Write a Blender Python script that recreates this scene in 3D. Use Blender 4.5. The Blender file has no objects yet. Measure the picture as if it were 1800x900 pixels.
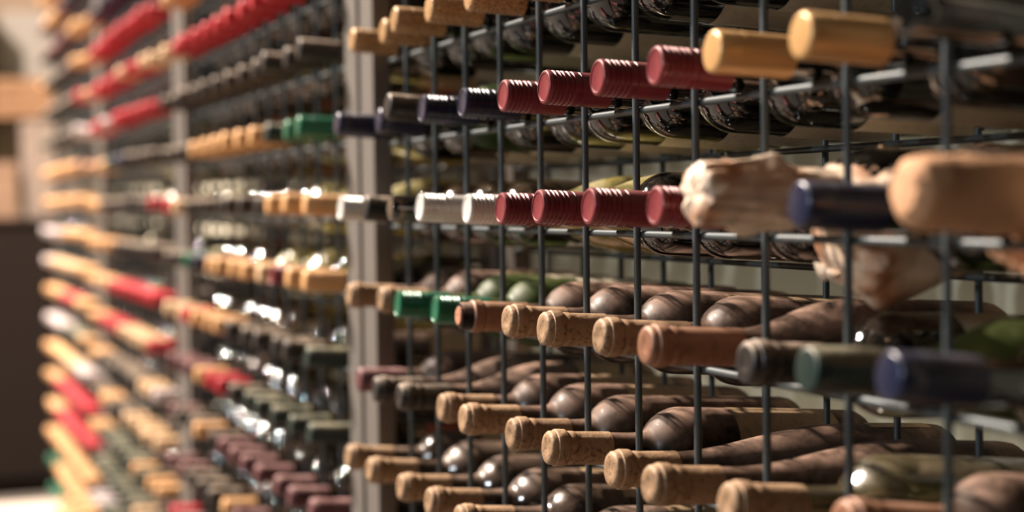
import bpy, math, random
from mathutils import Vector, Matrix, noise

random.seed(7)
scn = bpy.context.scene
COL = scn.collection

# ------------------------------------------------------------------ scale
C = 0.110          # column pitch of the wire grid (m)
R = 0.1053         # row pitch (m)
Z3 = 1.40          # height of the front rail that carries the paper-wrapped bottles
PER = 13.07        # bay length in column pitches
YB = 0.179         # depth of the rear grid
DROP = 0.033       # rear rail sits this much lower than the front rail
BAY_LIFT = [0.0, 0.008, 0.016, 0.030]   # the racks stand on an uneven floor

# ------------------------------------------------------------------ camera
yaw, pit, rol = 0.36005, -0.031463, -0.012388
fw = Vector((-math.cos(yaw) * math.cos(pit), math.sin(yaw) * math.cos(pit), math.sin(pit)))
rt = Vector((math.sin(yaw), math.cos(yaw), 0))
up = rt.cross(fw)
r2 = rt * math.cos(rol) + up * math.sin(rol)
u2 = up * math.cos(rol) - rt * math.sin(rol)
cd = bpy.data.cameras.new('camera')
cam = bpy.data.objects.new('camera', cd)
COL.objects.link(cam)
M = Matrix((r2, u2, -fw)).transposed().to_4x4()
M.translation = Vector((17.5859 * C, -5.39725 * C, Z3 + 0.24581 * C))
cam.matrix_world = M
cd.sensor_fit = 'HORIZONTAL'
cd.sensor_width = 36
cd.lens = 2900 / 1800 * 36
cd.clip_start = 0.02
cd.dof.use_dof = True
cd.dof.focus_distance = 1.43
cd.dof.aperture_fstop = 2.8
cd.dof.aperture_blades = 0
scn.camera = cam

# ------------------------------------------------------------------ light
w = bpy.data.worlds.new('world')
scn.world = w
w.use_nodes = True
w.node_tree.nodes['Background'].inputs[0].default_value = (1.0, 0.95, 0.9, 1)
w.node_tree.nodes['Background'].inputs[1].default_value = 0.022


def lamp(name, loc, power, radius, color):
    d = bpy.data.lights.new(name, 'POINT')
    d.energy = power
    d.color = color
    d.shadow_soft_size = radius
    o = bpy.data.objects.new(name, d)
    o.location = loc
    COL.objects.link(o)


lamp('hall_lamp', (-4.5, -3.2, 6.5), 5600, 0.08, (1.0, 0.86, 0.74))
lamp('hall_lamp', (-3.9, -3.7, 6.5), 3800, 0.08, (1.0, 0.86, 0.74))
lamp('daylight_lamp', (0.15, -6.0, 2.8), 480, 0.10, (0.84, 0.93, 1.0))
# unseen fill strip added low down behind the racks to brighten the wall
sd = bpy.data.lights.new('wall_fill_strip', 'AREA')
sd.shape = 'RECTANGLE'
sd.size, sd.size_y = 2.0, 0.05
sd.energy = 3.2
sd.color = (1.0, 0.94, 0.80)
so = bpy.data.objects.new('wall_fill_strip', sd)
so.location = (-0.35, 0.52, 0.80)
so.rotation_euler = (math.radians(180), 0, 0)
COL.objects.link(so)

vs = scn.view_settings
vs.view_transform = 'Standard'
vs.look = 'None'
vs.exposure = 0.12
vs.gamma = 1
vs.use_curve_mapping = False


# ------------------------------------------------------------------ helpers
def lin(r, g, b):
    f = lambda v: (v / 255 / 12.92) if v / 255 <= 0.04045 else ((v / 255 + 0.055) / 1.055) ** 2.4
    return (f(r), f(g), f(b), 1)


def nd(t, kind, **kw):
    n = t.nodes.new(kind)
    for k, v in kw.items():
        setattr(n, k, v)
    return n


def mat(name, rgb, rough=0.5, metal=0.0, dust_light=0.0, dust_light_rgb=(150, 128, 104), speck=0.0, speck_rgb=(40, 30, 24),
        bump=0.0, bump_scale=60, trans=0.0, coat=0.0, scale=38, var=0.0, spec=0.5, dmin=-0.35, dmax=0.75, slo=0.5):
    m = bpy.data.materials.new(name)
    m.use_nodes = True
    t = m.node_tree
    b = t.nodes['Principled BSDF']
    L = t.links.new
    b.inputs['Roughness'].default_value = rough
    b.inputs['Metallic'].default_value = metal
    b.inputs['Transmission Weight'].default_value = trans
    b.inputs['Coat Weight'].default_value = coat
    b.inputs['Coat Roughness'].default_value = 0.02
    b.inputs['Specular IOR Level'].default_value = spec
    tc = nd(t, 'ShaderNodeTexCoord')
    oi = nd(t, 'ShaderNodeObjectInfo')
    ad = nd(t, 'ShaderNodeVectorMath', operation='ADD')
    L(tc.outputs['Object'], ad.inputs[0])
    mu = nd(t, 'ShaderNodeMath', operation='MULTIPLY')
    mu.inputs[1].default_value = 31.0
    L(oi.outputs['Random'], mu.inputs[0])
    L(mu.outputs[0], ad.inputs[1])
    base = nd(t, 'ShaderNodeRGB')
    base.outputs[0].default_value = lin(*rgb)
    cur = base.outputs[0]
    if var:
        hs = nd(t, 'ShaderNodeHueSaturation')
        mr = nd(t, 'ShaderNodeMapRange')
        mr.inputs['To Min'].default_value = 1 - var
        mr.inputs['To Max'].default_value = 1 + var
        L(oi.outputs['Random'], mr.inputs['Value'])
        L(mr.outputs[0], hs.inputs['Value'])
        L(cur, hs.inputs['Color'])
        cur = hs.outputs[0]
    if speck:
        nz = nd(t, 'ShaderNodeTexNoise')
        nz.inputs['Scale'].default_value = scale * 4
        nz.inputs['Detail'].default_value = 6
        L(ad.outputs[0], nz.inputs['Vector'])
        mr = nd(t, 'ShaderNodeMapRange')
        mr.inputs['From Min'].default_value = slo
        mr.inputs['From Max'].default_value = slo + 0.18
        mr.inputs['To Max'].default_value = speck
        L(nz.outputs[0], mr.inputs['Value'])
        mx = nd(t, 'ShaderNodeMixRGB')
        mx.inputs[2].default_value = lin(*speck_rgb)
        L(mr.outputs[0], mx.inputs[0])
        L(cur, mx.inputs[1])
        cur = mx.outputs[0]
    if dust_light:  # paler upward faces: settled dust, and on closures also painted top light
        ge = nd(t, 'ShaderNodeNewGeometry')
        sx = nd(t, 'ShaderNodeSeparateXYZ')
        L(ge.outputs['Normal'], sx.inputs[0])
        mr = nd(t, 'ShaderNodeMapRange')
        mr.inputs['From Min'].default_value = dmin
        mr.inputs['From Max'].default_value = dmax
        L(sx.outputs[2], mr.inputs['Value'])
        nz = nd(t, 'ShaderNodeTexNoise')
        nz.inputs['Scale'].default_value = scale
        nz.inputs['Detail'].default_value = 8
        nz.inputs['Roughness'].default_value = 0.65
        L(ad.outputs[0], nz.inputs['Vector'])
        m2 = nd(t, 'ShaderNodeMapRange')
        m2.inputs['From Min'].default_value = 0.30
        m2.inputs['From Max'].default_value = 0.66
        L(nz.outputs[0], m2.inputs['Value'])
        p = nd(t, 'ShaderNodeMath', operation='MULTIPLY')
        L(mr.outputs[0], p.inputs[0])
        L(m2.outputs[0], p.inputs[1])
        p2 = nd(t, 'ShaderNodeMath', operation='MULTIPLY')
        p2.inputs[1].default_value = dust_light
        L(p.outputs[0], p2.inputs[0])
        mx = nd(t, 'ShaderNodeMixRGB')
        mx.inputs[2].default_value = lin(*dust_light_rgb)
        L(p2.outputs[0], mx.inputs[0])
        L(cur, mx.inputs[1])
        cur = mx.outputs[0]
        rr = nd(t, 'ShaderNodeMapRange')
        rr.inputs['To Min'].default_value = rough
        rr.inputs['To Max'].default_value = max(rough, 0.95)
        L(p2.outputs[0], rr.inputs['Value'])
        L(rr.outputs[0], b.inputs['Roughness'])
        if trans:
            tr = nd(t, 'ShaderNodeMapRange')
            tr.inputs['To Min'].default_value = trans
            tr.inputs['To Max'].default_value = 0.0
            L(p2.outputs[0], tr.inputs['Value'])
            L(tr.outputs[0], b.inputs['Transmission Weight'])
    L(cur, b.inputs['Base Color'])
    if bump:
        nz = nd(t, 'ShaderNodeTexNoise')
        nz.inputs['Scale'].default_value = bump_scale
        nz.inputs['Detail'].default_value = 5
        L(ad.outputs[0], nz.inputs['Vector'])
        bp = nd(t, 'ShaderNodeBump')
        bp.inputs['Strength'].default_value = bump
        bp.inputs['Distance'].default_value = 0.004
        L(nz.outputs[0], bp.inputs['Height'])
        L(bp.outputs[0], b.inputs['Normal'])
    return m


MT = {}
# closures
LIT_TOP = dict(dmin=0.15, dmax=0.95)  # closure tops: some real dust, plus a lit upper strip put into the colour
MT['burgundy'] = mat('burgundy_cap', (120, 42, 50), 0.32, 0.1, dust_light=0.5, dust_light_rgb=(176, 130, 120), speck=0.25, **LIT_TOP)
MT['white'] = mat('white_cap', (214, 210, 204), 0.3, 0.15, dust_light=0.2, dust_light_rgb=(200, 190, 176), **LIT_TOP)
MT['navy'] = mat('navy_cap', (26, 31, 56), 0.26, 0.1, dust_light=0.35, dust_light_rgb=(140, 136, 140), **LIT_TOP)
MT['green'] = mat('green_cap', (10, 96, 68), 0.26, 0.15, dust_light=0.3, dust_light_rgb=(140, 156, 136), **LIT_TOP)
MT['goldcap'] = mat('gold_cap', (204, 158, 102), 0.36, 0.25, dust_light=0.3, dust_light_rgb=(220, 186, 140), var=0.08, **LIT_TOP)
MT['black'] = mat('black_foil', (34, 30, 28), 0.4, 0.1, dust_light=0.85, dust_light_rgb=(186, 164, 142), var=0.25, **LIT_TOP)
MT['red'] = mat('red_foil', (178, 24, 42), 0.32, 0.15, dust_light=0.4, dust_light_rgb=(214, 130, 126), var=0.15, **LIT_TOP)
MT['maroon'] = mat('maroon_foil', (92, 50, 54), 0.45, 0.1, dust_light=0.75, dust_light_rgb=(176, 138, 130), speck=0.2, var=0.15, **LIT_TOP)
MT['tan'] = mat('tan_foil', (146, 116, 86), 0.5, 0.1, dust_light=0.7, dust_light_rgb=(196, 160, 124), speck=0.85,
                speck_rgb=(80, 56, 38), bump=0.2, bump_scale=220, scale=60, var=0.15, dmin=0.0, dmax=0.9)  # pale top tone is dust and painted light together
MT['goldfoil'] = mat('gold_foil', (190, 150, 102), 0.4, 0.15, dust_light=0.5, dust_light_rgb=(206, 172, 128), speck=0.85,
                     speck_rgb=(92, 58, 34), scale=120, var=0.12, slo=0.42, **LIT_TOP)
MT['palegold'] = mat('pale_gold_foil', (208, 158, 106), 0.4, 0.15, dust_light=0.4, dust_light_rgb=(216, 176, 138), speck=0.25,
                     speck_rgb=(150, 100, 60), var=0.1, **LIT_TOP)
MT['copper'] = mat('copper_foil', (134, 92, 68), 0.45, 0.15, dust_light=0.6, dust_light_rgb=(188, 150, 122), speck=0.5,
                   speck_rgb=(96, 54, 36), **LIT_TOP)
MT['dkgreen'] = mat('dark_green_foil', (14, 38, 34), 0.4, 0.1, dust_light=0.85, dust_light_rgb=(172, 162, 134), **LIT_TOP)
MT['cream'] = mat('cream_foil', (214, 178, 138), 0.4, 0.15, dust_light=0.1, var=0.06)
MT['silver'] = mat('silver_foil', (206, 192, 190), 0.35, 0.3, dust_light=0.1)
MT['cork'] = mat('cork', (166, 112, 84), 0.85, speck=0.6, speck_rgb=(96, 52, 36), bump=0.3, bump_scale=300)
# glass
MT['g_black'] = mat('black_glass', (12, 13, 11), 0.03, dust_light=0.06, spec=0.9, coat=1.0, dmin=0.1)
MT['g_dusty'] = mat('dusty_dark_glass', (20, 17, 15), 0.3, dust_light=0.95, dust_light_rgb=(156, 126, 108), coat=0.04, scale=30, speck=0.4,
                    speck_rgb=(70, 56, 46), var=0.15, spec=0.15, dmin=0.1, dmax=1.0)
MT['g_cellar'] = mat('dusty_glossy_glass', (20, 17, 15), 0.08, dust_light=0.8, dust_light_rgb=(158, 130, 110), coat=0.35, scale=24,
                     var=0.15, dmin=0.1, dmax=1.0)
MT['g_olive'] = mat('olive_glass', (150, 138, 58), 0.10, dust_light=0.55, dust_light_rgb=(158, 140, 104), trans=0.35, coat=0.3)
MT['g_green'] = mat('green_glass', (34, 54, 13), 0.4, dust_light=0.6, dust_light_rgb=(98, 100, 56), scale=24, dmin=0.0, dmax=1.0, spec=0.2)
MT['g_brown'] = mat('brown_glass', (40, 30, 20), 0.03, dust_light=0.12, spec=0.9, coat=1.0, var=0.2, dmin=0.1)
MT['g_clear'] = mat('clear_glass', (176, 160, 118), 0.06, dust_light=0.2, trans=0.9)
# labels
MT['l_cream'] = mat('cream_label', (208, 196, 170), 0.75, speck=0.15, var=0.08)
MT['l_tan'] = mat('tan_label', (176, 146, 110), 0.8, speck=0.25, var=0.1)
MT['l_rust'] = mat('rust_label', (170, 84, 52), 0.75, speck=0.2)
MT['l_yellow'] = mat('yellow_label', (206, 168, 62), 0.75, speck=0.15)
MT['l_ink'] = mat('label_ink', (40, 36, 34), 0.8)
# paper
MT['tissue'] = mat('tissue_paper', (226, 204, 180), 0.45, speck=0.85, speck_rgb=(172, 108, 64), scale=6, slo=0.44, bump=0.5, bump_scale=45)
MT['kraft'] = mat('kraft_paper', (196, 148, 110), 0.85, speck=0.35, speck_rgb=(130, 88, 60), scale=7, bump=0.4, bump_scale=40)
# rack and room
MT['wire'] = mat('rack_wire', (68, 75, 77), 0.45, 0.25, speck=0.25, speck_rgb=(60, 62, 60))
MT['post'] = mat('rack_post_steel', (104, 98, 92), 0.55, 0.25, speck=0.2, speck_rgb=(90, 84, 78))
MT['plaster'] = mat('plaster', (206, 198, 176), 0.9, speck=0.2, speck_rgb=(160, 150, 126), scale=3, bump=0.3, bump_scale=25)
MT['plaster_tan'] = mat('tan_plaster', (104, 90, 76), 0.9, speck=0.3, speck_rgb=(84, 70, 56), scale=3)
MT['floor'] = mat('stone_floor', (92, 86, 80), 0.7, speck=0.3, speck_rgb=(96, 84, 72), scale=2, bump=0.2, bump_scale=12)
MT['darkwood'] = mat('dark_wood', (30, 23, 20), 0.7, spec=0.08, speck=0.35, speck_rgb=(18, 14, 12), scale=5)
MT['oak'] = mat('oak', (118, 84, 56), 0.6, speck=0.4, speck_rgb=(130, 88, 54), scale=5)
MT['card'] = mat('pale_card', (122, 106, 96), 0.8, speck=0.1)
MT['panel'] = mat('white_panel', (114, 107, 100), 0.6)
MT['peach'] = mat('peach_card', (126, 98, 78), 0.8, speck=0.1)
MT['whitelam'] = mat('white_laminate', (190, 176, 166), 0.5)


def link(o, parent=None):
    COL.objects.link(o)
    o.parent = parent
    return o


def mesh_obj(name, me, material, parent=None):
    o = bpy.data.objects.new(name, me)
    link(o, parent)
    if not me.materials:
        me.materials.append(None)
    o.material_slots[0].link = 'OBJECT'
    o.material_slots[0].material = material
    return o


def make_mesh(name, V, F, smooth=True, sharp=None):
    me = bpy.data.meshes.new(name)
    me.from_pydata(V, [], F)
    me.update()
    if smooth:
        me.polygons.foreach_set('use_smooth', [True] * len(F))
        if sharp:
            me.set_sharp_from_angle(angle=math.radians(sharp))
    return me


def lathe_data(prof, n=28, disp=None, a0=0.0, a1=2 * math.pi):
    """profile (t, r) turned about the local Y axis; the bottle mouth is at y = 0"""
    V, F, rings = [], [], []
    full = abs(a1 - a0 - 2 * math.pi) < 1e-6
    cnt = n if full else n + 1
    for (t, r) in prof:
        if r < 1e-6:
            rings.append([len(V)])
            V.append((0, t, 0))
        else:
            ring = []
            for j in range(cnt):
                a = a0 + (a1 - a0) * j / n
                rr, tt = r, t
                if disp:
                    rr, tt = disp(t, r, a)
                ring.append(len(V))
                V.append((rr * math.cos(a), tt, rr * math.sin(a)))
            rings.append(ring)
    for A, B in zip(rings, rings[1:]):
        for j in range(n):
            k = (j + 1) % cnt
            if len(A) == 1 and len(B) == 1:
                continue
            if len(A) == 1:
                F.append((A[0], B[k], B[j]))
            elif len(B) == 1:
                F.append((A[j], A[k], B[0]))
            else:
                F.append((A[j], A[k], B[k], B[j]))
    return V, F


def smooth_prof(pts, sub=3):
    out = []
    n = len(pts)
    for i in range(n - 1):
        p0, p1, p2, p3 = pts[max(i - 1, 0)], pts[i], pts[i + 1], pts[min(i + 2, n - 1)]
        for s in range(sub):
            u = s / sub
            q = []
            for d in (0, 1):
                q.append(0.5 * (2 * p1[d] + (p2[d] - p0[d]) * u + (2 * p0[d] - 5 * p1[d] + 4 * p2[d] - p3[d]) * u * u
                                + (3 * p1[d] - p0[d] - 3 * p2[d] + p3[d]) * u ** 3))
            out.append((q[0], max(q[1], 0.0)))
    out.append(pts[-1])
    return out


# ------------------------------------------------------------------ bottle shapes
NECK = [(0.002, 0.0), (0.002, 0.0125), (0.004, 0.0138), (0.05, 0.0138)]
PROF = {
    'bordeaux': NECK + smooth_prof([(0.055, .0138), (.070, .0142), (.077, .0149), (.0805, .0160)] +
                                   [(.1165 - .0376 * math.cos(math.radians(a)), .0376 * math.sin(math.radians(a)))
                                    for a in (29, 38, 47, 56, 65, 74, 83)] + [(.1185, .0376)], 2)
    + [(.283, .0376), (.292, .0366), (.298, .0335), (.300, .0295), (.297, .024), (.280, .010), (.274, 0.0)],
    'burgundy': NECK + smooth_prof([(0.055, .0138), (.070, .0145), (.082, .0166), (.096, .0212), (.112, .0276), (.130, .0340),
                                    (.150, .0384), (.170, .0402), (.190, .0405)], 2)
    + [(.279, .0405), (.289, .0395), (.295, .0362), (.297, .032), (.293, .025), (.272, .010), (.264, 0.0)],
    'hock': NECK + smooth_prof([(0.055, .0138), (.075, .0150), (.100, .0188), (.130, .0252), (.160, .0315), (.190, .0358),
                                (.215, .0372), (.235, .0374)], 2)
    + [(.300, .0374), (.310, .0364), (.316, .0330), (.317, .029), (.314, .022), (.308, 0.0)],
}
RB = {'bordeaux': .0376, 'burgundy': .0405, 'hock': .0374}
# the same bottles with a longer neck
for _k in list(PROF):
    PROF[_k + '_long'] = [(t + (.012 if t > .06 else 0), r) for (t, r) in PROF[_k]]
    RB[_k + '_long'] = RB[_k]


def screw_profile():
    p = [(0.0007, 0.0), (0.0007, .0112), (0.0006, .0116), (0.0, .0121), (0.0, .0130), (0.0007, .0143), (.0024, .0151)]
    t = 0.0042
    for i in range(5):
        p += [(t, .0151), (t + .0009, .0141), (t + .0019, .0141), (t + .0028, .0151)]
        t += (.0046, .0036, .0050, .0042, .0046)[i]
    p += [(.0296, .0151), (.0300, .0143), (.0308, .0143), (.0312, .0149), (.060, .0149), (.060, .0137)]
    return p


def smoothcap_profile():
    return [(0.0, 0.0), (0.0, .0122), (0.0001, .0127), (.0009, .0141), (.0028, .0150), (.018, .0150), (.0184, .0147), (.0196, .0147),
            (.020, .0150), (.058, .0150), (.058, .0137)]


def foil_profile(L=.058):
    return [(0.0006, 0.0), (.0006, .0048), (0.0003, .0056), (0.0, .0105), (.0006, .0134), (.0022, .0147), (.0062, .0149),
            (.0068, .0160), (.0080, .0164), (.0150, .0163), (.0166, .0158), (.0176, .0146), (.0192, .0144), (.0200, .0148),
            (.0240, .0148), (.0246, .0144), (.030, .0145), (L, .0147), (L + .0002, .0137)]


ME = {}
for k, pr in PROF.items():
    ME['glass_' + k] = make_mesh('glass_' + k, *lathe_data(pr, 32), sharp=50)
ME['screw'] = make_mesh('screw_cap', *lathe_data(screw_profile(), 32), sharp=35)
ME['smooth'] = make_mesh('smooth_cap', *lathe_data(smoothcap_profile(), 32), sharp=35)
ME['foil'] = make_mesh('foil_capsule', *lathe_data(foil_profile(), 32), sharp=40)
ME['foil_long'] = make_mesh('foil_capsule_long', *lathe_data(foil_profile(.078), 32), sharp=40)
# a torn capsule with the cork standing out of the mouth
ME['torn'] = make_mesh('torn_capsule', *lathe_data(
    [(.013, .0096), (.0125, .0128), (.0135, .0150), (.0145, .0162), (.0225, .0164), (.0240, .0150), (.0262, .0147), (.0272, .0152),
     (.031, .0150), (.072, .0148), (.072, .0137)], 32), sharp=40)
ME['cork'] = make_mesh('cork_stopper', *lathe_data([(0, 0), (0, .0086), (.0008, .0095), (.020, .0098)], 20), sharp=40)


def label_mesh(name, r, t0, t1, a0, a1):
    V, F = lathe_data([(t0, r + .0004), ((t0 + t1) / 2, r + .0004), (t1, r + .0004)], 18, None, a0, a1)
    return make_mesh(name, V, F)


for k in RB:
    t0 = {'bordeaux': .158, 'burgundy': .196, 'hock': .236}[k.split('_')[0]]
    dt = .012 if k.endswith('_long') else 0
    ME['label_' + k] = make_mesh('label', *lathe_data([(t0 + dt, RB[k] + .0004), (t0 + dt + (.060 if 'hock' in k else .262 - t0), RB[k] + .0004)],
                                                      20, None, -2.1, 2.1))

# ------------------------------------------------------------------ room
def box(name, lo, hi, material, parent=None, bevel=0.0):
    x0, y0, z0 = lo
    x1, y1, z1 = hi
    V = [(x0, y0, z0), (x1, y0, z0), (x1, y1, z0), (x0, y1, z0), (x0, y0, z1), (x1, y0, z1), (x1, y1, z1), (x0, y1, z1)]
    F = [(3, 2, 1, 0), (4, 5, 6, 7), (0, 1, 5, 4), (1, 2, 6, 5), (2, 3, 7, 6), (3, 0, 4, 7)]
    me = make_mesh(name, V, F, smooth=False)
    o = mesh_obj(name, me, material, parent)
    if bevel:
        b = o.modifiers.new('bevel', 'BEVEL')
        b.width = bevel
        b.segments = 2
    return o


def empty(name, loc=(0, 0, 0), label=None, cat=None, group=None, kind=None, parent=None):
    o = bpy.data.objects.new(name, None)
    o.empty_display_size = 0.05
    o.location = loc
    link(o, parent)
    tag(o, label, cat, group, kind)
    return o


def tag(o, label=None, cat=None, group=None, kind=None):
    for k, v in (('label', label), ('category', cat), ('group', group), ('kind', kind)):
        if v:
            o[k] = v
    return o


tag(box('floor', (-9.2, -6.0, -0.1), (3.2, 0.82, 0.0), MT['floor']), kind='structure')
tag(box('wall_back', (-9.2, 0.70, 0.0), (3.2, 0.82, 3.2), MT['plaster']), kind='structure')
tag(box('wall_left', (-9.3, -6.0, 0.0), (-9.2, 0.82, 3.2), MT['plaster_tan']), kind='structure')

# ------------------------------------------------------------------ wire racks
NROW = list(range(-9, 16))  # uppermost rows are unseen, added to keep lamp light off the wall


def rail_z(k):
    return Z3 - (k - 3) * R


def tube_mesh(name, length, r, axis, n=10):
    V, F = [], []
    for i in (0, 1):
        for j in range(n):
            a = 2 * math.pi * j / n
            c, s = r * math.cos(a), r * math.sin(a)
            V.append((i * length, c, s) if axis == 'x' else (c, s, i * length))
    for j in range(n):
        k = (j + 1) % n
        F.append((j, k, n + k, n + j) if axis == 'z' else (k, j, n + j, n + k))
    F.append(tuple(range(n - 1, -1, -1)) if axis == 'z' else tuple(range(n)))
    F.append(tuple(range(n, 2 * n)) if axis == 'z' else tuple(range(2 * n - 1, n - 1, -1)))
    return make_mesh(name, V, F, sharp=50)


RX0, RX1 = -1.47, 11.47      # outer faces of a bay's end posts, in pitches
PW = 0.57 * C                # post width
TOPZ = rail_z(-9) + 0.13
ROD = tube_mesh('rod', TOPZ - 0.06, 0.0031, 'z')
RAIL = tube_mesh('rail', (RX1 - RX0) * C - 2 * PW + 0.02, 0.0031, 'x')


def bx_mesh(name, sx, sy, sz, bev=0.002):
    import bmesh
    bm = bmesh.new()
    bmesh.ops.create_cube(bm, size=1)
    bmesh.ops.scale(bm, vec=(sx, sy, sz), verts=bm.verts)
    bmesh.ops.translate(bm, vec=(sx / 2, sy / 2, sz / 2), verts=bm.verts)
    bmesh.ops.bevel(bm, geom=bm.edges[:], offset=bev, segments=2, affect='EDGES')
    me = bpy.data.meshes.new(name)
    bm.to_mesh(me)
    bm.free()
    return me


POST = bx_mesh('post', PW, 0.024, TOPZ)
BRACE = bx_mesh('brace', 0.012, YB - 0.020, 0.020)
CAPBAR = bx_mesh('top_bar', (RX1 - RX0) * C, 0.022, 0.022)
FOOT = bx_mesh('foot', PW + 0.02, 0.05, 0.010)

BAYNAME = ['holding the paper-wrapped bottles', 'between the two sets of twin posts',
           'beyond the second set of twin posts', 'at the dark cabinet end of the row']
for b in range(4):
    root = empty('wine_rack', ((RX0 - PER * b) * C, 0, 0), 'grey steel wire wine rack bay ' + BAYNAME[b], 'wine rack',
                 'wire wine rack bays')
    root.location.z = 0
    lift = BAY_LIFT[b]

    def put(name, me, x, y, z, m):
        o = mesh_obj(name, me, m, root)
        o.location = (x, y, z)
        return o
    W = (RX1 - RX0) * C
    for x in (0, W - PW):
        put('post', POST, x, -0.014, 0, MT['post'])
        put('rear_post', POST, x, YB - 0.004, 0, MT['post'])
        for z in (0.12, 0.95, 1.75, 2.30, TOPZ - 0.05):
            put('brace', BRACE, x + PW / 2 - 0.006, 0.009, z, MT['post'])
    put('top_bar', CAPBAR, 0, -0.012, TOPZ, MT['post'])
    put('top_bar', CAPBAR, 0, YB - 0.002, TOPZ, MT['post'])
    for i in range(11):
        put('rod', ROD, (i - RX0) * C, 0, 0.06, MT['wire'])
        put('rear_rod', ROD, (i - RX0) * C, YB + 0.0055, 0.06, MT['wire'])
    for k in NROW:
        put('rail', RAIL, PW - 0.01, 0.0055, rail_z(k) + lift, MT['wire'])
        put('rear_rail', RAIL, PW - 0.01, YB, rail_z(k) - DROP + lift, MT['wire'])

# ------------------------------------------------------------------ bottles: what stands where
COLX = [-.465] + [k - .44 for k in range(1, 11)] + [10.465]
# tip overhang (mm) and how much the mouth is raised (mm) in the first bay, column by column from the twin posts
OVER = {1: [55, 48, 67, 62, 56, 59, 60, 66, 62, 64, 58, 62],
        2: [76, 55, 76, 71, 64, 62, 65, 63, 65, 75, 72, 64],
        3: [73, 73, 74, 75, 60, 65, 72, 72, 66, 82, 74, 58],
        4: [64, 56, 68, 60, 71, 61, 69, 64, 74, 52, 68, 76],
        5: [53, 64, 67, 55, 68, 59, 66, 55, 73, 67, 45, 50],
        6: [69, 73, 68, 70, 75, 75, 62, 66, 60, 70, 64, 66]}
RAISE = {2: {2: 9, 11: 5},
         3: {c: (0 if c in (9, 11) else 2) for c in range(12)},
         4: {5: 2, 6: 2, 7: 3, 8: 5, 9: 1, 10: 7, 11: 11},
         5: {2: 3, 3: 2, 4: 3, 5: 2, 6: 4, 7: 1, 8: 6, 9: 10, 10: 16},
         6: {0: 9, 1: 9, 2: 6, 3: 8, 4: 8}}

# closure kinds: colour code -> (closure mesh, closure material, words)
CL = {
    'U': ('screw', 'burgundy', 'burgundy screw-cap'), 'W': ('screw', 'white', 'white screw-cap'),
    'N': ('screw', 'navy', 'navy screw-cap'), 'E': ('screw', 'green', 'green screw-cap'),
    'Y': ('smooth', 'goldcap', 'gold screw-cap'), 'K': ('smooth', 'black', 'black-capped'),
    'J': ('smooth', 'navy', 'glossy navy-capped'),
    'r': ('foil', 'red', 'red-foil'), 'R': ('smooth', 'red', 'red-capped'), 'm': ('foil', 'maroon', 'maroon-foil'),
    't': ('foil', 'tan', 'tan-foil'), 'g': ('smooth', 'goldfoil', 'gold-foil'), 'k': ('foil', 'black', 'black-foil'),
    'c': ('foil_long', 'copper', 'copper-foil'), 'd': ('smooth', 'dkgreen', 'dark green foil'),
    'w': ('smooth', 'cream', 'cream-foil'), 's': ('smooth', 'silver', 'silver-foil'), 'n': ('smooth', 'navy', 'navy-capped'),
    'e': ('smooth', 'green', 'green-capped'), 'x': ('torn', 'copper', 'torn-foil protruding-cork'),
    'P': (None, None, 'paper-wrapped'), 'T': ('foil_long', 'tan', 'long tan-foil'),
    'M': ('smooth', 'maroon', 'maroon-capped'), 'B': ('smooth', 'g_black', 'glossy black-capped'),
}
# rows, column by column (first bay counts from the twin posts towards the wrapped bottles; others in the same direction)
ROWS = {
    0: {0: 'gggggggKKKKK', 1: 'ggggggKKKKKK', 2: 'nnKNNUUUUYYB', 3: 'WKBWWUUUUPJP', 4: 'ttEExttTckdJ',
        5: 'Mkktttttttct', 6: 'tttttttttttt', 7: 'tttttttttttt', -1: 'KKKKKKKKKKKK'},
    1: {-2: 'gggggrrrrrrr', -1: 'gggggggggggg', 0: 'wRRRRRRRRRRR', 1: 'KKKKKKKKKKKK', 2: 'KKKggggggdee',
        3: 'RwKKKKKKKggg', 4: 'KKenggggwUgg', 5: 'wwrgggkkkkkd', 6: 'mmmgrrkddddd', 7: 'mkkgkmmmmmmm', 8: 'mmkkkgmmmmmm',
        9: 'rmkkgmmmmmmm', 10: 'mkkkmmmmmmmm'},
    2: {-4: 'nnnnnngggggg', -3: 'gnnnnnnggggg', -2: 'gMnnnnnnnngg', -1: 'gRRRRRRRRRRR', 0: 'wRRRRRRwRRww', 1: 'sRRRsRRRRRRR', 2: 'gMggennnKKKK',
        3: 'gggKKKKKKKKR', 4: 'gggggKKKKKKK', 5: 'gwgwRRRRRRRR', 6: 'ggRRRRwwwwwR', 7: 'ggkkkkkkkwws', 8: 'kkggkkkwwwww',
        9: 'ggddddddgdgg', 10: 'ddddddddwddd', 11: 'ssddddddddrr', 12: 'sddddddddrrd'},
    3: {-5: 'gggggggggggg', -4: 'ggggggggggnn', -3: 'MMggggMMnnnn', -2: 'KKMMMMMMMggg', -1: 'gKKKKKKKMKgg', 0: 'KKKKKKKKKKRR',
        1: 'ddKKKKKKKKss', 2: 'gggggggggggM', 3: 'gggggggggggg', 4: 'ssssssgggggg', 5: 'sswwwwwwwwgg', 6: 'gggggRRRRggg',
        7: 'ssssssdddddg', 8: 'ggggggwwwsss', 9: 'gggRRRRRRRRR', 10: 'gggRRRRRRRRR', 11: 'gggggggggggg', 12: 'eegggggggggg',
        13: 'eeeggggggggg', 14: 'gggggggggggg'},
}
ORD = ['first', 'second', 'third', 'fourth', 'fifth', 'sixth', 'seventh', 'eighth', 'ninth', 'tenth', 'eleventh', 'twelfth']
NUM = ['', 'one row', 'two rows', 'three rows', 'four rows', 'five rows', 'six rows', 'seven rows', 'eight rows', 'nine rows',
       'ten rows']


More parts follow.
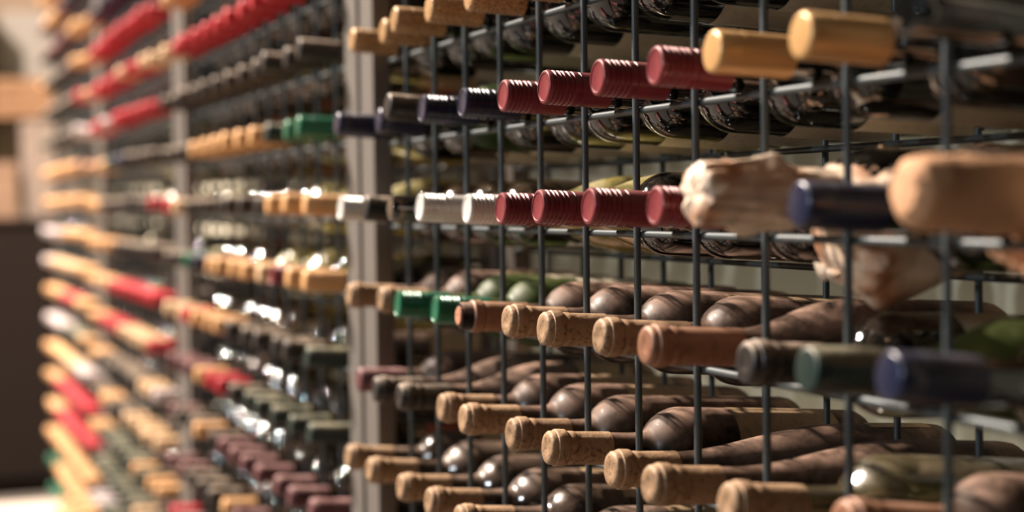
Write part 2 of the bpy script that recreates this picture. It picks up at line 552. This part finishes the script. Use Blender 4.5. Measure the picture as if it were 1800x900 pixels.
def row_words(k):
    d = k - 3
    if d == 0:
        return 'level with wrapped bottles'
    return NUM[abs(d)] + (' below' if d > 0 else ' above') + ' wrapped bottles'


def glass_for(b, k, c, code):
    sh, gl, lb = glass_kind(b, k, c, code)
    if overhang(b, k, c) > (.062 if sh == 'bordeaux' else .055):
        sh += '_long'
    return sh, gl, lb


def overhang(b, k, c):
    if b == 0:
        return OVER.get(k, [62] * 12)[c] / 1000
    return 0.066 + random.Random(b * 977 + k * 53 + c * 11 + 5).uniform(-.006, .006)


def glass_kind(b, k, c, code):
    """shape, glass material, label material"""
    rnd = random.Random(b * 7919 + k * 131 + c * 17)
    if b == 0:
        if k == 3:
            if c in (4, 5):
                return 'burgundy', 'g_olive', 'l_tan'
            if c < 4:
                return 'bordeaux', 'g_brown', 'l_tan'
            return 'bordeaux', 'g_black', 'l_cream'
        if k == 4:
            if c in (2, 3):
                return 'bordeaux', 'g_green', 'l_cream'
            if c == 10:
                return 'burgundy', 'g_green', 'l_cream'
            if c >= 9:
                return 'bordeaux', 'g_black', 'l_cream'
            return ('bordeaux' if c < 8 else 'burgundy'), 'g_dusty', 'l_tan'
        if k == 5:
            if c == 9:
                return 'bordeaux', 'g_clear', 'l_cream'
            if c in (7, 8):
                return 'hock', 'g_dusty', 'l_tan'
            return ('burgundy' if c in (1, 2) else 'bordeaux'), 'g_dusty', 'l_tan'
        if k >= 6:
            return 'bordeaux', 'g_cellar', 'l_tan'
        if k == 2 and c in (2,):
            return 'bordeaux', 'g_green', 'l_cream'
        return 'bordeaux', 'g_black', 'l_cream'
    sh = rnd.choice(['bordeaux', 'bordeaux', 'bordeaux', 'burgundy'])
    if k <= 1:
        gl = rnd.choice(['g_black', 'g_black', 'g_brown'])
    elif k <= 4:
        gl = rnd.choice(['g_brown', 'g_olive', 'g_black', 'g_brown'])
    else:
        gl = rnd.choice(['g_black', 'g_brown', 'g_black', 'g_brown', 'g_cellar'])
    return sh, gl, rnd.choice(['l_cream', 'l_tan', 'l_rust', 'l_yellow', 'l_tan'])


def profile_radius(shape, t0, t1):
    """largest radius of the glass between two distances from the mouth"""
    best, pr = 0.0148, PROF[shape]
    for (ta, ra), (tb, rb_) in zip(pr[2:], pr[3:]):
        for u in (0, .2, .4, .6, .8, 1):
            t = ta + (tb - ta) * u
            if t0 <= t <= t1:
                best = max(best, ra + (rb_ - ra) * u)
    return best


def pose(b, k, c, shape, wrap=None):
    rnd = random.Random(b * 977 + k * 53 + c * 11 + 5)
    x = (COLX[c] - PER * b) * C
    if shape.startswith('burgundy') and 0 < c < 11:
        x -= 0.002
    over = overhang(b, k, c)
    if b == 0:
        raise_ = RAISE.get(k, {}).get(c, 0) / 1000
    else:
        raise_ = rnd.uniform(0, .003)
    zr = rail_z(k) + BAY_LIFT[b]
    rb = RB[shape]
    z_front = zr + 0.0031 + profile_radius(shape, over, over + .0125) + 0.0005
    z_rear = zr - DROP + 0.0031 + rb + 0.0013
    if wrap:
        z_front, z_rear = zr + 0.0031 + wrap[0], zr - DROP + 0.0031 + wrap[1]
    slope = (z_front - z_rear) / (YB - 0.0055)
    z_tip = z_front + slope * (over + .0055) + raise_
    tilt = math.atan2(z_tip - z_rear, YB + over)
    sw = rnd.uniform(-.010, .010)
    return Vector((x, -over, z_tip)), (-tilt, rnd.uniform(0, 6.28), sw)


def matrix_for(loc, rot):
    tilt, roll, sw = rot
    return Matrix.Translation(loc) @ Matrix.Rotation(sw, 4, 'Z') @ Matrix.Rotation(tilt, 4, 'X') @ Matrix.Rotation(roll, 4, 'Y')


GLASSW = {'g_black': 'dark', 'g_dusty': 'dusty dark', 'g_cellar': 'dusty dark', 'g_olive': 'olive green', 'g_green': 'green', 'g_brown': 'brown',
          'g_clear': 'clear glass'}


def build_bottle(b, k, c, code):
    shape, gl, lb = glass_for(b, k, c, code)
    mesh, cm, words = CL[code]
    if b and cm == 'goldfoil':
        cm = 'palegold'
    loc, rot = pose(b, k, c, shape)
    if b == 0:
        where = ORD[c] + ' from twin posts'
        bay = 'first bay'
    elif b == 1:
        where = ORD[11 - c] + ' from first bay'
        bay = 'second bay'
    else:
        where = ORD[11 - c] + ' from second bay'
        bay = 'third bay'
    look = GLASSW[gl].split()[0] if b == 0 else 'wine'
    label = '%s %s bottle, %s, %s, %s' % (words, look, bay, row_words(k), where)
    root = empty('wine_bottle', (0, 0, 0), label, 'wine bottle', 'wine bottles lying in the wire racks')
    root.matrix_world = matrix_for(loc, rot)
    mesh_obj('glass', ME['glass_' + shape], MT[gl], root)
    if mesh == 'torn':
        cp = mesh_obj('capsule', ME['torn'], MT['copper'], root)
        mesh_obj('cork', ME['cork'], MT['cork'], root)
    else:
        nm = 'screw_cap' if code in 'UWNEY' else 'capsule'
        mesh_obj(nm, ME[mesh], MT[cm], root)
    if (b * 5 + k * 3 + c) % 4 or (b == 0 and k == 2):
        lo = mesh_obj('label', ME['label_' + shape], MT[lb], root)
        if b == 0 and k in (1, 2):
            lo.rotation_euler = (0, math.radians(90) - rot[1] + 0.5 * math.sin(c * 2.1), 0)
        if b == 0 and k == 2 and c == 7:
            print_on_label(lo, 'Ip', RB[shape], Vector((.62, 0, -.78)))
    return root


def print_on_label(label_obj, text, r, facing):
    """small dark print bent round the label, its letters standing towards the neck"""
    cu = bpy.data.curves.new('print', 'FONT')
    cu.body, cu.size = text, 0.011
    tmp = bpy.data.objects.new('print_source', cu)
    src = tmp.to_mesh()
    V = [tuple(v.co) for v in src.vertices]
    F = [tuple(p.vertices) for p in src.polygons]
    tmp.to_mesh_clear()
    bpy.data.objects.remove(tmp)
    bpy.data.curves.remove(cu)
    bpy.context.view_layer.update()
    mw = label_obj.matrix_world.to_3x3()
    best = max((i * .05 for i in range(-42, 43)),
               key=lambda a: (mw @ Vector((math.cos(a), 0, math.sin(a)))).normalized().dot(facing))
    out = [((r + .0008) * math.cos(best + u / r), .180 - v, (r + .0008) * math.sin(best + u / r)) for (u, v, _) in V]
    mesh_obj('print', make_mesh('print', out, F, smooth=False), MT['l_ink'], label_obj)


# ---- paper-wrapped bottles
def wrapped_bottle(b, k, c, material, label, seed, table, tail, wrap):
    loc, rot = pose(b, k, c, 'bordeaux', wrap)
    root = empty('wrapped_bottle', (0, 0, 0), label, 'wine bottle', 'wine bottles lying in the wire racks')
    root.matrix_world = matrix_for(loc, (rot[0], 0, rot[2]))
    off = Vector((seed * 3.1, seed * 1.7, 0))

    V, F = [], []
    n, m = 72, len(table)
    prof = []
    for i2 in range(m - 1):
        for u in (0, .25, .5, .75):
            prof.append([table[i2][d] * (1 - u) + table[i2 + 1][d] * u for d in range(4)])
    prof.append(list(table[-1]))
    for (t, r, cz, crumple) in prof:
        for jj in range(n):
            a = 2 * math.pi * jj / n
            q = Vector((math.cos(a) * 2.0, t * 34, math.sin(a) * 2.0)) + off
            d = (noise.noise(q * .7) * .5 + (abs(noise.noise(q * 1.25)) - .25) * .8 + (abs(noise.noise(q * 2.9)) - .25) * .25) * crumple
            rr = r * (1 + d)
            V.append((rr * math.cos(a), t + noise.noise(q * 1.5 + Vector((4, 0, 0))) * .010 * crumple, cz + rr * math.sin(a)))
    L = len(prof)
    for i2 in range(L - 1):
        for jj in range(n):
            kk = (jj + 1) % n
            F.append((i2 * n + jj, i2 * n + kk, (i2 + 1) * n + kk, (i2 + 1) * n + jj))
    F.append(tuple(range(n - 1, -1, -1)))
    F.append(tuple((L - 1) * n + jj for jj in range(n)))
    mesh_obj('paper_wrap', make_mesh('paper_wrap', V, F, sharp=70), MT[material], root)
    g = mesh_obj('glass', ME['glass_bordeaux_long'], MT['g_black'], root)
    g.location.y = .006 if material == 'tissue' else 0
    # a pinched tail of paper folded under the wrap
    Vf, Ff = [], []
    nu, nv = 18, 12
    for sgn in (0, 1):
        for i2 in range(nu + 1):
            for jj in range(nv + 1):
                u, v = i2 / nu - .5, jj / nv
                q = Vector((u * 3, v * 3, 0)) + off
                wid = .075 * (1 - .75 * v)
                Vf.append((u * wid, tail[0] + v * tail[2] + noise.noise(q) * .014 + sgn * .0015,
                           tail[1] - v * tail[3] + noise.noise(q * 1.9 + Vector((3, 0, 0))) * .010))
    W1 = (nu + 1) * (nv + 1)
    for i2 in range(nu):
        for jj in range(nv):
            p = i2 * (nv + 1) + jj
            Ff.append((p, p + 1, p + nv + 2, p + nv + 1))
            Ff.append((W1 + p, W1 + p + nv + 1, W1 + p + nv + 2, W1 + p + 1))
    mesh_obj('paper_flap', make_mesh('paper_flap', Vf, Ff), MT[material], root)
    return root


# (distance from the tip, radius, centre sag, crumple)
TISSUE = [(-.008, .004, 0, .2), (-.008, .014, 0, .3), (-.005, .0205, 0, .4), (.006, .0225, .001, .55), (.030, .0222, .001, .7), (.055, .0215, .001, .55),
          (.074, .0208, 0, .15), (.098, .0210, 0, .10), (.106, .0360, -.010, .3), (.118, .0480, -.017, .35), (.140, .0500, -.019, .3),
          (.170, .0500, -.014, .3), (.205, .0450, -.004, .25), (.250, .0430, 0, .2), (.300, .0420, 0, .2), (.318, .034, 0, .3), (.320, .010, 0, .1)]
KRAFT = [(-.008, .005, 0, .05), (-.0075, .013, 0, .08), (-.002, .0195, 0, .1), (.008, .0218, 0, .1), (.030, .0222, 0, .12), (.052, .0226, -.001, .14),
         (.074, .0232, 0, .1), (.084, .0290, -.006, .2), (.096, .0360, -.008, .25), (.112, .0410, -.005, .25), (.150, .0425, 0, .2), (.230, .0425, 0, .15), (.300, .0425, 0, .15),
         (.316, .034, 0, .2), (.318, .010, 0, .1)]


# ------------------------------------------------------------------ bottles: build
def in_view(b, k):
    if b == 0:
        return 1 <= k <= 6
    if b == 1:
        return -1 <= k <= 8
    if b == 2:
        return -2 <= k <= 10
    return False


rest = []
count = 0
for b in range(4):
    for k in NROW:
        row = ROWS[b].get(k)
        if row is None:
            row = 'kkttkktmmttk' if k > 3 else 'KKggKKRRKKgg'
        for c in range(12):
            code = row[c]
            loc, _ = pose(b, k, c, 'bordeaux')
            v = loc - M.translation
            px = 900 + 2900 * v.dot(r2) / v.dot(fw)
            py = 450 - 2900 * v.dot(u2) / v.dot(fw)
            seen = -25 < py < 930 and px < 1860
            if b == 0 and k == 1:
                seen = True
            if b == 0 and k in (5, 6) and py < 1150:
                seen = True
            if b < 3 and in_view(b, k) and seen:
                if code == 'P':
                    if c == 9:
                        wrapped_bottle(b, k, c, 'tissue', 'bottle wrapped in crumpled pale tissue paper beside a navy-capped bottle', 3, TISSUE, (.112, -.050, .03, .014), (.0252, .0520))
                    else:
                        wrapped_bottle(b, k, c, 'kraft', 'bottle wrapped in smooth brown kraft paper at end of its row', 8, KRAFT, (.076, -.030, .012, .022), (.0258, .0520))
                else:
                    build_bottle(b, k, c, code)
                count += 1
            else:
                rest.append((b, k, c, code))
print('individual bottles', count, 'rest', len(rest))

# all the remaining, farther bottles of the racks: one object
LOW = {}
for k, pr in PROF.items():
    keep = [p for i, p in enumerate(pr) if i % 2 == 0 or p[1] == 0 or i < 4]
    LOW[k] = lathe_data(keep, 14)
LOWCAP = lathe_data([(0, 0), (0, .0138), (.002, .0150), (.058, .0150), (.058, .0136)], 14)
mats, midx = [], {}


def mi(m):
    if m not in midx:
        midx[m] = len(mats)
        mats.append(m)
    return midx[m]


BV, BF, BM = [], [], []
for (b, k, c, code) in rest:
    if code == 'P':
        code = 'K'
    shape, gl, lb = glass_for(b, k, c, code)
    loc, rot = pose(b, k, c, shape)
    mw = matrix_for(loc, rot)
    for (V, F), m in ((LOW[shape], gl), (LOWCAP, CL[code][1].replace('goldfoil', 'palegold'))):
        o = len(BV)
        BV += [tuple(mw @ Vector(v)) for v in V]
        BF += [tuple(i + o for i in f) for f in F]
        BM += [mi(m)] * len(F)
me = make_mesh('far_bottles', BV, BF, sharp=50)
for m in mats:
    me.materials.append(MT[m])
me.polygons.foreach_set('material_index', BM)
fo = bpy.data.objects.new('wine_bottles', me)
link(fo)
tag(fo, 'dense rows of out-of-focus wine bottles filling the farthest rack bay', 'wine bottles', None, 'stuff')

# ------------------------------------------------------------------ beyond the end of the racks
cab = empty('cabinet', (-7.2, 0, 0), 'dark wooden cabinet beyond the far end of the wine racks', 'cabinet')
box('body', (-.9, -1.1, 0.06), (.6, .335, 1.36), MT['darkwood'], cab, .004)
box('top', (-.92, -1.13, 1.36), (.63, .336, 1.385), MT['darkwood'], cab, .003)
box('plinth', (-.86, -1.05, 0.0), (.56, .33, 0.06), MT['darkwood'], cab)
for i in range(2):
    d = box('door', (.600, -1.08 + i * .71, .10), (.618, -.40 + i * .71, 1.33), MT['darkwood'], cab, .003)
    box('handle', (.618, -.47 + i * .10, .68), (.634, -.455 + i * .10, .82), MT['post'], d)
for (y0, y1, h, lab, m) in ((-.15, .01, .28, 'short peach cardboard box on dark cabinet beside a taller pale box', 'peach'),
                            (.055, .32, .49, 'tall pale cardboard box on dark cabinet', 'card')):
    bo = empty('cardboard_box', (-6.9, 0, 1.385), lab, 'box', 'boxes on the cabinet')
    box('carton', (-.15, y0, 0), (.15, y1, h), MT[m], bo, .003)
    box('lid', (-.154, y0 - .003, h - .05), (.154, y1 + .003, h + .002), MT[m], bo, .002)
    box('tape', (-.02, y0 - .001, h + .002), (.02, y1 + .001, h + .003), MT['oak'], bo)
sh = empty('wall_shelf', (-9.2, 0, 0), 'brown wooden wall shelf high above the dark cabinet', 'shelf')
box('board', (0, -.30, 2.01), (.32, .69, 2.06), MT['oak'], sh, .003)
box('bracket', (0, -.10, 1.86), (.26, -.06, 2.01), MT['oak'], sh)
box('bracket', (0, .50, 1.86), (.26, .54, 2.01), MT['oak'], sh)
cr = empty('wooden_crate', (-9.03, .30, 2.06), 'brown wooden crate standing on the wall shelf', 'crate')
for i in range(3):
    box('slat', (.125, -.30, .004 + i * .066), (.14, .30, .060 + i * .066), MT['oak'], cr, .002)
    box('slat', (-.14, -.30, .004 + i * .066), (-.125, .30, .060 + i * .066), MT['oak'], cr, .002)
for y in (-.30, .285):
    box('end_panel', (-.125, y, 0), (.125, y + .015, .20), MT['oak'], cr)
box('bottom_panel', (-.125, -.285, 0), (.125, .285, .010), MT['oak'], cr)
pn = empty('notice_panel', (-9.2, .36, 2.50), 'blank white panel hung on the tan wall above the shelf', 'panel')
box('board', (0, -.26, -.22), (.016, .32, .22), MT['panel'], pn, .002)
box('frame', (0, -.28, .22), (.022, .33, .24), MT['oak'], pn)
box('frame', (0, -.28, -.24), (.022, .33, -.22), MT['oak'], pn)
wc = empty('wall_cabinet', (-9.2, -.30, 1.75), 'narrow dark cupboard mounted on the tan wall beside the white panel', 'cabinet')
box('body', (0, -.30, 0), (.30, .33, .94), MT['darkwood'], wc, .003)
d = box('door', (.30, -.29, .01), (.318, .32, .93), MT['darkwood'], wc, .003)
box('handle', (.318, .26, .40), (.332, .275, .52), MT['post'], d)
bn = empty('platform', (-4.95, 0, 0), 'low white-topped platform on the floor at the far end of the racks', 'platform')
box('top', (-.30, -.75, .17), (.42, .30, .20), MT['whitelam'], bn, .004)
for x in (-.26, .34):
    for y in (-.71, .22):
        box('leg', (x, y, 0), (x + .05, y + .05, .17), MT['darkwood'], bn)
